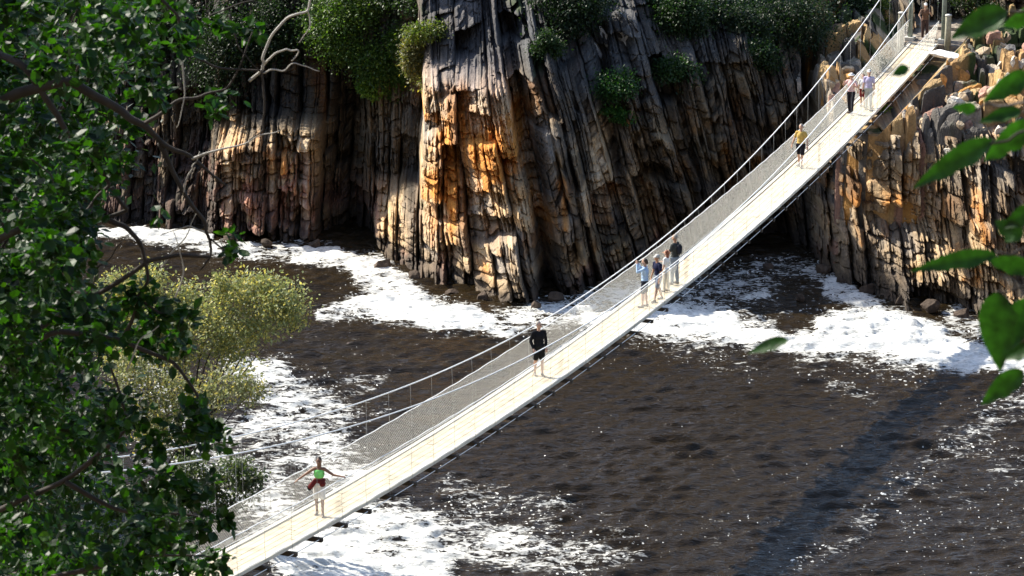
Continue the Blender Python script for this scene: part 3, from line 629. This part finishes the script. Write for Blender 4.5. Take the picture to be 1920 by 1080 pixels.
for i, (px, py, rx, rz_, col, per, lab, yl) in enumerate(SH):
    p = surf(px, py+rz_*.4); y = p[1]-.25
    rx *= 1.25; rz_ *= 1.2; per *= 1.7
    rs = np.random.RandomState(300+i); k = max(3, int(rx*rz_/260)); L = []
    for q in range(k):
        a = rs.rand()*6.28; d = rs.rand()**.5*.75
        L.append((px+rx*d*math.cos(a), py+rz_*d*math.sin(a), max(8, rx*(.32+.28*rs.rand())), max(7, rz_*(.32+.28*rs.rand())), rs.rand()*.6))
    C = cl(L, y, 1.15); shrub('bush', p+np.array([0, .3, -.1]), C, per*5/k, .13, M_leaf2, col, 500+i, lab, 'bush', tmpl='s', yel=yl, trunk_r=.04)

# olive shrubs on the near bank
OL = [(520,560,42,34,0),(455,545,40,30,.5),(400,600,42,34,-.4),(345,560,34,30,.6),(300,605,40,36,0),(275,530,32,28,1),(545,590,26,22,.2),(480,610,40,26,-.3),(430,650,40,26,0),(250,590,34,40,.6),(215,540,30,26,1),(230,660,34,36,.6),(330,650,40,34,.4),(412,540,14,26,0),(500,530,22,16,.3)]
shrub('olive_shrub', (-11.5, 96, bank_h(-11.5, 96)-.2), cl(OL, 95, 1.12), 1700, .12, M_leaf3, (.22, .25, .115), 21, 'large yellow olive bush in full sun leaning out over the brown water', 'bush', tmpl='s', yel=.25, trunk_r=.13)
OL = [(440,715,46,26,0),(380,745,44,34,.5),(470,740,26,18,-.4),(320,730,40,34,.6),(300,800,50,40,0),(250,700,40,40,0)]
shrub('olive_shrub', (-12.2, 93, bank_h(-12.2, 93)-.2), cl(OL, 92, 1.15), 1500, .12, M_leaf3, (.17, .19, .09), 22, 'duller olive bush below the large yellow one, thin enough to show foam behind', 'bush', tmpl='s', yel=.2, trunk_r=.1)
OL = [(440,880,34,28,0),(400,915,30,26,.4),(465,915,26,26,-.3),(420,945,34,20,0),(480,895,16,12,0),(360,880,30,30,.4),(330,940,40,40,0)]
shrub('green_shrub', (-10.0, 84, bank_h(-10., 84)-.2), cl(OL, 84, 1.0), 800, .12, M_leaf2, (.055, .075, .03), 23, 'dark grey green bush on the near bank just left of the waving girl', 'bush', tmpl='s', yel=.1, trunk_r=.08)

# ------------------------------------------------------------------ FOREGROUND TREES
def fclumps(L, y): return [(at_y(a, b, y+dy), (r*(y+dy)/5778, r*(y+dy)/5778*1.3, r*(y+dy)/5778)) for (a, b, r, dy) in L]
rs = np.random.RandomState(77)
def edge(py): return np.interp(py, [-200, 0, 100, 200, 300, 400, 500, 560, 650, 700, 780, 850, 900, 1000, 1080, 1300], [330, 300, 290, 240, 190, 170, 120, 230, 280, 300, 300, 310, 330, 370, 380, 420])
L1 = []
for k in range(140):
    py = rs.uniform(-60, 1160); e = edge(py); px = rs.uniform(-120, e-(0 if py < 500 else 60)*rs.rand()); L1.append((px, py, rs.uniform(26, 52), rs.uniform(-1.3, 2)))
for q in [(260,560,30),(300,590,30),(345,590,24),(330,640,30),(265,640,36),(390,520+280,26),(345,790,36),(400,815,26),(300,830,30),(365,745,20),(215,760,36),(300,900,34),(355,930,26),(420,975,16),(375,990,26),(400,1045,26),(395,905,14),(340,1040,40),(280,980,40),(475,50,18),(410,40,16),(420,190,18),(400,215,14),(350,90,20),(335,30,30),(230,300,22),(255,235,18),(270,160,34),(290,180,20),(430,440,10),(440,472,14),(425,480,10),(300,400,8),(0,560,60),(60,420,50),(120,480,40),(30,640,50)]: L1.append((q[0], q[1], q[2], rs.uniform(-.6, .6)))
T1 = empty('leafy_tree', (-2.6, 10.5, float(bank_h(-2.6, 10.5)))); tag(T1, 'nearest tree filling the left edge, glossy round leaves and dark crooked branches', 'tree')
def t1(o): o.parent = T1; o.matrix_parent_inverse = Matrix.Translation(-Vector(T1.location)); return o
t1(crown('crown', fclumps(L1, 10), -105, .040, M_leaf, (.009, .031, .0045), 31, 'r', yel=.08, vary=.65, shell=.2, spread=.45))
def branch(pts, r0, r1, seed, m=M_bark, y=10, name='branch', amp=.006):
    P = [at_y(q[0], q[1], y+(q[2] if len(q) > 2 else 0)) for q in pts]; p = wob(P, seed, amp); mb = MB(); mb.tube(p, np.linspace(r0, r1, len(p)), 7); return t1(mb.build(name, m, smooth=True))
mb = MB(); a = np.array([-2.6, 10.5, float(bank_h(-2.6, 10.5))-.3]); b = at_y(-120, 900, 10.5); c = at_y(-150, 300, 10.3); d = at_y(-60, -250, 10)
p = wob([a, b, c, d], 5, .03); mb.tube(p, np.linspace(.13, .06, len(p)), 12); t1(mb.build('trunk', M_bark, smooth=True))
branch([(-150,300,.3),(20,180),(130,150),(225,212),(270,236),(302,268),(362,297),(420,348)], .022, .004, 1)
branch([(298,266),(322,322),(348,368),(382,418),(396,452),(394,482),(372,505)], .010, .003, 2)
branch([(-120,60,.3),(40,120),(105,212),(130,262),(172,302),(208,350),(150,400)], .014, .005, 3)
branch([(-130,500,.3),(60,420),(195,408),(238,430),(268,462),(277,530),(250,572)], .014, .004, 4)
branch([(394,482),(330,478),(270,496),(200,540),(60,620)], .006, .010, 5)
branch([(362,297),(400,283),(465,265),(522,242)], .005, .0015, 6, M_dead)
branch([(582,-10),(577,18),(545,28),(512,60),(496,100),(490,132),(470,150)], .0035, .005, 7, M_dead)
branch([(492,132),(497,190),(496,240),(470,262)], .004, .002, 8)
branch([(494,125),(518,103),(540,93),(562,90),(550,114)], .0038, .002, 9, M_dead)
branch([(490,134),(530,132),(556,120),(600,130)], .003, .0012, 10, M_dead); branch([(577,18),(580,45),(560,80)], .003, .001, 11, M_dead)
branch([(-100,760,.2),(100,620),(230,640),(330,680),(372,740),(395,820)], .012, .003, 12); branch([(230,640),(262,560),(300,590),(345,590)], .008, .002, 13)
branch([(-100,1000,.2),(120,900),(240,800),(225,740),(195,640)], .011, .003, 14); branch([(120,900),(230,960),(330,960),(420,975)], .01, .002, 15); branch([(100,1080),(280,1040),(400,1045)], .01, .002, 16)
branch([(270,236),(330,190),(380,180),(430,170),(470,60)], .008, .002, 17); branch([(280,-30),(335,30),(340,90),(400,130),(490,134)], .006, .003, 18)
branch([(208,350),(240,395),(205,405)], .008, .006, 19); branch([(342,365),(356,322),(366,305),(372,285)], .003, .0015, 20, M_dead); branch([(396,450),(420,470),(440,472)], .004, .002, 21)
for i, pts in enumerate([[(185,505),(215,470),(246,436)],[(240,700),(262,640),(300,610)],[(120,600),(170,540),(190,470)],[(300,500),(345,450),(372,400)],[(60,300),(100,330),(118,400)],[(330,560),(345,500),(322,430)],[(150,880),(210,850),(262,842)],[(215,930),(262,905),(300,890)],[(395,30),(440,12),(500,-10)],[(340,100),(345,180),(330,240)],[(430,30),(445,90),(490,132)],[(388,440),(350,420),(300,440)]]):
    branch(pts, .0032, .0012, 60+i, M_dead if i % 2 else M_bark, y=9.6+.2*(i % 4), name='twig')
# second, deeper tree: darker and denser
L2 = [(rs.uniform(-800, -100), rs.uniform(-750, 80), rs.uniform(70, 110), rs.uniform(-1, 4)) for k in range(62)]+[(rs.uniform(-100, 420), rs.uniform(-500, -100), rs.uniform(50, 90), rs.uniform(0, 4)) for k in range(16)]  # clumps beyond the frame, added to block sun from the visible leaves
for k in range(120):
    py = rs.uniform(-80, 1200); px = rs.uniform(-220, edge(py)-(60 if py < 420 else 150)); L2.append((px, py, rs.uniform(45, 85), rs.uniform(-2, 3)))
TB = np.array([-4.6, 18, float(bank_h(-4.6, 18))-.2])
T2, t2 = shrub('dense_tree', TB, fclumps(L2, 17), -190, .07, M_leaf, (.007, .023, .004), 41, 'dark dense tree standing close behind the nearest one at the left edge', 'tree', tmpl='o', trunk_r=.06, vary=.45)
L3 = []
for k in range(64):
    py = rs.uniform(480, 1250); px = rs.uniform(-300, 60 if py < 760 else 210); L3.append((px, py, rs.uniform(60, 110), rs.uniform(-3, 4)))
TB = np.array([-8.5, 36, float(bank_h(-8.5, 36))-.2])
shrub('bank_tree', TB, fclumps(L3, 34), -260, .13, M_leaf2, (.014, .033, .007), 43, 'bushy tree lower on the near bank, seen through gaps in the nearest leaves', 'tree', tmpl='s', trunk_r=.14, yel=.08)
L4 = []
for k in range(50):
    px, py = rs.uniform(-300, 170), rs.uniform(-150, 420); L4.append((px, py, rs.uniform(60, 100), rs.uniform(-3, 4)))
TB = np.array([-8.2, 28, float(bank_h(-8.2, 28))-.2])
shrub('tall_tree', TB, fclumps(L4, 28), -260, .11, M_leaf2, (.011, .024, .007), 47, 'tall shaded tree at the upper left corner behind the nearest tree', 'tree', tmpl='s', trunk_r=.14)

# hanging branch at the right edge, close to the camera
RB = empty('overhanging_branch', tuple(at_y(2050, 300, 3.1))); tag(RB, 'leafy branch with large pointed leaves hanging in close at the right edge', 'branch')
def rb(o): o.parent = RB; o.matrix_parent_inverse = Matrix.Translation(-Vector(RB.location)); return o
RL = [((1888,22),(1782,62),54,.0),((1704,127),(1672,139),22,.3),((1862,262),(1712,338),46,.0),((1935,228),(1845,292),54,.1),((1930,140),(1842,182),44,.15),((1918,446),(1866,408),44,.1),((1868,478),(1706,494),36,0),((1935,505),(1850,478),40,.1),
 ((1920,694),(1840,750),46,.0),((1868,548),(1876,684),74,.0),((1930,560),(1884,655),56,.1),((1945,650),(1880,668),34,.0),((1478,638),(1402,656),28,.35),((1940,590),(1850,600),40,.15),((1830,205),(1786,196),24,.2),((1915,208),(1835,222),30,.2),((1950,390),(1880,420),40,.1),((1950,20),(1880,40),50,.1)]
M_bigleaf = mat('broad_leaf', (.018, .062, .008), .5, spec=.3, noise=(90, .45), bump=(120, .002), trans=(.35, (1.1, 1.5, .4)))
rsl = np.random.RandomState(8); tw = MB()
for (a, b, wpx, dy) in RL:
    y = 3.1+dy; A = at_y(*a, y); B = at_y(*b, y+rsl.uniform(-.02, .02)); d = B-A; Ln = np.linalg.norm(d); d /= Ln
    vdir = A-np.array([0, 0, ZC]); vdir /= np.linalg.norm(vdir); nrm = -vdir+rsl.randn(3)*.35; sdir = np.cross(nrm, d); sdir /= np.linalg.norm(sdir); nrm = np.cross(d, sdir)
    ts = np.linspace(0, 1, 21); wd = (np.sin(np.pi*ts**.75)**.8)*(1-.25*ts)*wpx*y/5778*.55; V = []; bend = .10*Ln
    for t, q in zip(ts, wd):
        m_ = A+d*Ln*t-np.array([0, 0, 1])*bend*t*t
        V += [m_+sdir*q*(1+.12*math.sin(t*19+a[0]))+nrm*q*(.3+.15*math.sin(t*9)), m_+sdir*q*.5+nrm*q*.09, m_, m_-sdir*q*.5+nrm*q*.09, m_-sdir*q+nrm*q*.25]
    f = [(i*5+k, i*5+k+1, i*5+6+k, i*5+5+k) for i in range(20) for k in range(4)]
    rb(mesh('leaf', V, f, M_bigleaf, smooth=True))
    if a[0] > 1800: tw.tube(wob([A, A+(at_y(a[0]+60, a[1]-10, y)-A)*.6, at_y(2040, a[1]-40, 3.15)], int(a[1]), .004), .0016, 5)
    else: tw.tube(wob([A, at_y((a[0]+1960)/2, a[1]-30, y), at_y(2040, a[1]-60, 3.15)], 3, .002), .00022, 4)
tw.tube(wob([at_y(2040, -80, 3.1), at_y(2060, 400, 3.15), at_y(2035, 760, 3.1)], 2, .004), .004, 8)
rb(tw.build('twig', M_bark, smooth=True))

# ------------------------------------------------------------------ PEOPLE
M_skin = mat('skin_light', (.50, .30, .21), .55); M_skin2 = mat('skin_brown', (.20, .10, .06), .55); M_skin3 = mat('skin_tanned', (.42, .22, .13), .55)
def cloth(n, c): return mat('cloth_'+n, c, .9, spec=.15, noise=(7, .15), bump=(35, .006))
PEND = []
def blob(caps, name, m, parent, vox=.009, smooth=3):
    """one continuous surface from tapered capsules and ellipsoids"""
    bm = bmesh.new()
    for c in caps:
        if c[0] == 'e':
            mt = Matrix.Translation(c[1]) @ (c[3] if len(c) > 3 else Matrix()) @ Matrix.Diagonal((*c[2], 1)); bmesh.ops.create_uvsphere(bm, u_segments=18, v_segments=12, radius=1, matrix=mt)
        else:
            p0, r0, p1, r1 = Vector(c[0]), c[1], Vector(c[2]), c[3]; d = p1-p0
            q = d.to_track_quat('Z', 'Y').to_matrix().to_4x4()
            bmesh.ops.create_cone(bm, cap_ends=True, segments=14, radius1=r0, radius2=r1, depth=max(d.length, 1e-4), matrix=Matrix.Translation((p0+p1)/2) @ q)
            for p, r in ((p0, r0), (p1, r1)): bmesh.ops.create_uvsphere(bm, u_segments=14, v_segments=8, radius=r, matrix=Matrix.Translation(p))
    me = bpy.data.meshes.new(name); bm.to_mesh(me); bm.free(); me.materials.append(m)
    o = bpy.data.objects.new(name, me); COL.objects.link(o)
    r = o.modifiers.new('r', 'REMESH'); r.mode = 'VOXEL'; r.voxel_size = vox; r.use_smooth_shade = True
    k = o.modifiers.new('s', 'SMOOTH'); k.factor = .5; k.iterations = smooth
    PEND.append(o)
    if parent is not None: o.parent = parent
    return o
def V3(*a): return Vector(a)
def person(T, off, face, H, label, skin, arms, stride=.0, top=None, sleeve='short', bottom=None, legs='shorts', hair=None, hairlen=.0, hat=None, extras=(), leanf=0, head_yaw=0, wide=1.0, group=None):
    """local frame: +y is the way the person faces, z up; arms = ((elbow,hand) left, right) offsets from the shoulder in units of H"""
    base = dk(T, off, .006)
    rt = empty('person', base, face); rt.scale = (H/1.75,)*3; tag(rt, label, 'person', group)
    w = wide; S = 1.75
    hipz, kneez, shz = .93, .50, 1.43; ly = leanf
    caps = []
    ank = []
    for sx, st in ((-1, stride), (1, -stride)):
        hp = V3(.085*sx*w, 0, hipz-.02); kn = V3(.095*sx, st*.5+.02+max(0, -st)*.05, kneez-.01*abs(st)); an = V3(.10*sx, st, .085); ank.append(an)
        caps += [(hp, .088*w, kn, .056), (kn, .054, an+V3(0, -.01, 0), .034), (V3(an.x, an.y-.03, .035), .036, V3(an.x+.02*sx, an.y+.13, .024), .026), (kn.lerp(an, .25)+V3(0, -.02, 0), .052, kn.lerp(an, .5)+V3(0, -.01, 0), .042)]
    tor = [('e', V3(0, 0, hipz+.02), (.16*w, .11*w, .12)), ('e', V3(0, ly*.3, hipz+.17), (.135*w, .10*w, .15)), ('e', V3(0, ly*.7, 1.28), (.165*w, .115*w, .18)), (V3(-.14*w, ly, shz-.02), .055, V3(.14*w, ly, shz-.02), .055)]
    caps += tor
    hc = V3(0, ly*1.15+.015, 1.645)
    caps += [(V3(0, ly, 1.44), .058, V3(0, ly*1.1, 1.56), .050), ('e', hc, (.073, .092, .108)), ('e', hc+V3(0, .035, -.05), (.055, .058, .062))]
    Rz = Matrix.Rotation(head_yaw, 4, 'Z')
    def hd(v): return hc+(Rz @ Vector(v))
    caps += [(hd((0, .085, .005)), .010, hd((0, .108, -.022)), .014), ('e', hd((-.074, 0, -.01)), (.012, .02, .03)), ('e', hd((.074, 0, -.01)), (.012, .02, .03)), (hd((-.02, .088, -.055)), .008, hd((.02, .088, -.055)), .008)]
    sl = []
    for sx, (el, ha) in zip((-1, 1), arms):
        sh = V3(.175*sx*w, ly, shz-.03); e = sh+Vector(el)*S; h = sh+Vector(ha)*S
        caps += [(sh, .05, e, .038), (e, .038, h, .026)]
        d = (h-e).normalized(); side = d.cross(V3(0, 0, 1)); side = side.normalized() if side.length > .1 else V3(1, 0, 0); up = side.cross(d)
        pc = h+d*.05; caps += [(h, .024, h+d*.03, .026), (h+d*.03+side*.02, .017, h+d*.08+side*.022, .013), (h+d*.03-side*.02, .017, h+d*.08-side*.022, .013), (h+d*.04, .018, h+d*.08, .015)]
        for k in range(4):                                # four fingers of different length, each bent at the knuckles
            o_ = (k-1.5)*.019; L = (.062, .076, .072, .055)[k]; b0 = h+d*.085+side*o_; b1 = b0+d*L*.55-up*.008; b2 = b1+d*L*.4-up*.022; caps += [(b0, .0095, b1, .009), (b1, .009, b2, .008)]
        b0 = h+d*.03-side*.025; b1 = b0+d*.035-side*.025; b2 = b1+d*.03-side*.004; caps += [(b0, .012, b1, .010), (b1, .010, b2, .009)]
        sl.append((sh, e, h))
    blob(caps, 'body', skin, rt)
    for sx in (-1, 1):
        blob([('e', hd((.028*sx, .083, .012)), (.011, .009, .009))], 'eye', EYE, rt, vox=.003, smooth=0)
    if top:
        g = .018; q = [('e', V3(0, 0, hipz+.05), (.172*w, .128*w, .13)), ('e', V3(0, ly*.3, hipz+.18), (.155*w, .122*w, .16)), ('e', V3(0, ly*.7, 1.28), (.182*w, .135*w, .185)), (V3(-.14*w, ly, shz-.02), .066, V3(.14*w, ly, shz-.02), .066)]
        if sleeve == 'crop': q = [('e', V3(0, ly*.6, 1.24), (.168*w, .13*w, .13)), ('e', V3(0, ly*.7, 1.32), (.165*w, .125*w, .11))]+[(V3(-.10, ly, shz-.06), .05, V3(.10, ly, shz-.06), .05)]
        for sh, e, h in sl:
            if sleeve == 'short': q.append((sh, .068, sh.lerp(e, .62), .058))
            if sleeve == 'long': q += [(sh, .066, e, .052), (e, .052, e.lerp(h, .93), .038)]
        blob(q, 'shirt', top, rt, vox=.011)
    if bottom:
        q = [('e', V3(0, 0, hipz+.03), (.176*w, .130*w, .115))]
        for sx, st, an in ((-1, stride, ank[0]), (1, -stride, ank[1])):
            hp = V3(.088*sx*w, 0, hipz-.02); kn = V3(.097*sx, st*.5+.02+max(0, -st)*.05, kneez)
            if legs == 'shorts': q.append((hp, .108*w, hp.lerp(kn, .80), .092))
            if legs == 'trousers': q += [(hp, .106*w, kn, .076), (kn, .076, an+V3(0, -.01, .02), .060)]
        if legs == 'skirt': q += [(V3(0, 0, hipz), .15, V3(0, .02, kneez+.02), .19)]
        blob(q, {'shorts': 'shorts', 'trousers': 'trousers', 'skirt': 'skirt'}[legs], bottom, rt, vox=.011)
    if hair:
        q = [('e', hd((0, -.012, .022)), (.083, .098, .104))]
        # keep the face clear: hair cap sits back on the skull
        q = [('e', hd((0, -.026, .028)), (.083, .090, .100))]
        if hairlen: q += [(hd((0, -.055, 0)), .075, hd((0, -.075, -hairlen)), .055)]
        blob(q, 'hair', hair, rt)
    if hat:
        kind, hm = hat; q = [('e', hd((0, -.008, .060)), (.088, .102, .075))]
        if kind == 'brim': q.append(('e', hd((0, 0, .045)), (.155, .165, .014)))
        if kind == 'cap': q.append(('e', hd((0, .10, .045)), (.065, .085, .012)))
        blob(q, 'hat', hm, rt)
    for ex in extras: blob(ex[1], ex[0], ex[2], rt, vox=.012)
    for sx, an in zip((-1, 1), ank):
        blob([(V3(an.x, an.y-.035, .036), .042, V3(an.x+.02*sx, an.y+.14, .030), .034), ('e', V3(an.x, an.y-.01, .07), (.045, .055, .04))], 'shoe', SHOE, rt, vox=.01)
    return rt
EYE = mat('eye_dark', (.03, .02, .02), .2); SHOE = mat('shoe_leather', (.16, .13, .11), .7)
HB = mat('hair_dark_brown', (.035, .02, .012), .6); HR = mat('hair_auburn', (.20, .06, .025), .6); HG = mat('hair_grey', (.30, .27, .24), .7)
W_ = cloth('white', (.75, .75, .73)); 
def fz(dx, dy): return math.atan2(-dx, dy)             # rotation that makes +y point along (dx, dy)
DOWN = ((-.03, .00, -.165), (-.04, .05, -.31)); DOWNR = ((.03, .00, -.165), (.04, .05, -.31))
# girl with spread arms, walking towards the camera
person(12.75, .60, fz(-.1, -1), 1.66, 'girl in a neon green top and white shorts with both arms spread wide', M_skin2,
       (((-.14, .02, -.085), (-.27, .06, -.09)), ((.13, .02, -.09), (.24, .06, -.165))), stride=.10, top=cloth('neon_green', (.22, .72, .20)), sleeve='crop', bottom=cloth('off_white', (.62, .62, .62)), legs='shorts', hair=HB, hairlen=.20,
       extras=[('waist_jacket', [('e', V3(0, 0, 1.06), (.185, .145, .085)), (V3(.10, .05, 1.06), .07, V3(.24, .10, .90), .075), ('e', V3(-.10, .07, .98), (.10, .08, .09))], cloth('maroon', (.11, .018, .018))),
               ('shoulder_bag', [('e', V3(.27, .08, .86), (.075, .06, .085))], cloth('black_bag', (.012, .012, .014)))], wide=.95)
person(29.45, .80, fz(.35, -1), 1.80, 'man in black shirt and shorts standing alone between the girl and the group', M_skin,
       (((-.04, -.03, -.16), (-.01, .07, -.27)), ((.04, -.03, -.16), (.02, .07, -.27))), stride=.07, top=cloth('black', (.010, .011, .014)), sleeve='long', bottom=cloth('charcoal', (.014, .016, .016)), legs='shorts', hair=HG, wide=1.04, head_yaw=.5)
person(38.6, .46, fz(-1, .25), 1.74, 'person in a pale blue shirt and dark shorts holding a camera up to the face', M_skin,
       (((-.04, .12, -.05), (.05, .15, .09)), ((.04, .12, -.05), (-.05, .15, .09))), stride=.06, top=cloth('pale_blue', (.34, .47, .66)), sleeve='long', bottom=cloth('navy', (.015, .018, .03)), legs='shorts', hair=HB, hairlen=.04,
       extras=[('camera', [('e', V3(0, .17, 1.63), (.065, .03, .04)), (V3(0, .17, 1.63), .03, V3(0, .23, 1.63), .028)], cloth('camera_black', (.02, .02, .02)))])
person(39.55, .30, fz(-.9, -.6), 1.66, 'person in a pale cap, navy top and grey shorts striding with tanned bare legs', M_skin3, (DOWN, DOWNR), stride=.24, top=cloth('navy_top', (.012, .015, .045)), sleeve='short', bottom=cloth('grey_blue', (.20, .22, .28)), legs='shorts', hair=HG, hat=('cap', cloth('pale_cap', (.55, .54, .5))), leanf=.05)
person(40.75, .42, fz(-.8, .5), 1.50, 'short person with auburn hair, white top and cream trousers in the middle group', M_skin, (DOWN, ((.03, .06, -.14), (.0, .15, -.12))), stride=.05, top=W_, sleeve='short', bottom=cloth('cream', (.66, .60, .48)), legs='trousers', hair=HR, hairlen=.16, wide=.92)
person(41.75, .45, fz(-1, .6), 1.82, 'tall man in dark shirt and blue grey trousers, uppermost of the middle group', M_skin3, (((-.04, .05, -.15), (.0, .16, -.16)), ((.04, .05, -.15), (.0, .16, -.16))), stride=.05, top=cloth('dark_patterned', (.045, .05, .05)), sleeve='short', bottom=cloth('blue_grey', (.18, .22, .27)), legs='trousers', hair=HG, wide=1.06,
       extras=[('backpack', [('e', V3(0, -.17, 1.25), (.14, .09, .20))], cloth('dark_pack', (.02, .022, .03)))])
person(58.3, .82, fz(-.5, -1), 1.76, 'man in an ochre yellow shirt and black shorts walking alone below the far pair', M_skin, (((-.07, .02, -.15), (-.09, .08, -.28)), ((.07, -.02, -.15), (.10, .03, -.28))), stride=.12, top=cloth('ochre', (.50, .34, .10)), sleeve='short', bottom=cloth('black_shorts', (.012, .012, .018)), legs='shorts', hair=HG)
person(66.2, 1.0, fz(-.6, -1), 1.74, 'walker in a pink top, black trousers and white brimmed hat near the far end', M_skin, (((-.09, .05, -.12), (.0, .12, -.08)), ((.10, .03, -.10), (.05, .10, -.02))), stride=.10, top=cloth('pale_pink', (.66, .44, .42)), sleeve='short', bottom=cloth('black_trousers', (.015, .015, .022)), legs='trousers', hair=HB, hat=('brim', W_))
person(66.9, .42, fz(-.3, -1), 1.74, 'walker in a lavender shirt, light grey trousers and white cap near the far end', M_skin, (DOWN, DOWNR), stride=.10, top=cloth('lavender', (.50, .46, .66)), sleeve='short', bottom=cloth('light_grey', (.45, .48, .46)), legs='trousers', hair=HB, hat=('cap', W_),
       extras=[('handbag', [('e', V3(.24, .04, .82), (.06, .09, .08)), (V3(.22, .04, .9), .008, V3(.19, .0, 1.1), .008)], cloth('dark_bag', (.02, .03, .02)))])
person(67.3, .78, fz(-.3, -1), 1.42, 'child in a white top and dark red shorts between the two far walkers', M_skin3, (DOWN, DOWNR), stride=.08, top=W_, sleeve='short', bottom=cloth('dark_red', (.18, .02, .02)), legs='shorts', hair=HB)
pI = person(77.9, .86, fz(-.1, -1), 1.70, 'visitor in a white hat and brown clothes standing on the landing between the tower legs', M_skin, (((-.07, .06, -.12), (-.03, .14, -.05)), ((.07, .06, -.12), (.03, .12, -.18))), stride=.08, top=cloth('brown', (.16, .09, .06)), sleeve='short', bottom=cloth('dark_brown', (.08, .05, .045)), legs='trousers', hair=HB, hat=('cap', W_))
pI.location = dk(77, .86, -.014)+D1*.9

dg = bpy.context.evaluated_depsgraph_get()
MES = [bpy.data.meshes.new_from_object(o.evaluated_get(dg)) for o in PEND]
for o, me in zip(PEND, MES):
    o.modifiers.clear(); o.data = me; me.name = o.name; me.polygons.foreach_set('use_smooth', np.ones(len(me.polygons), bool))
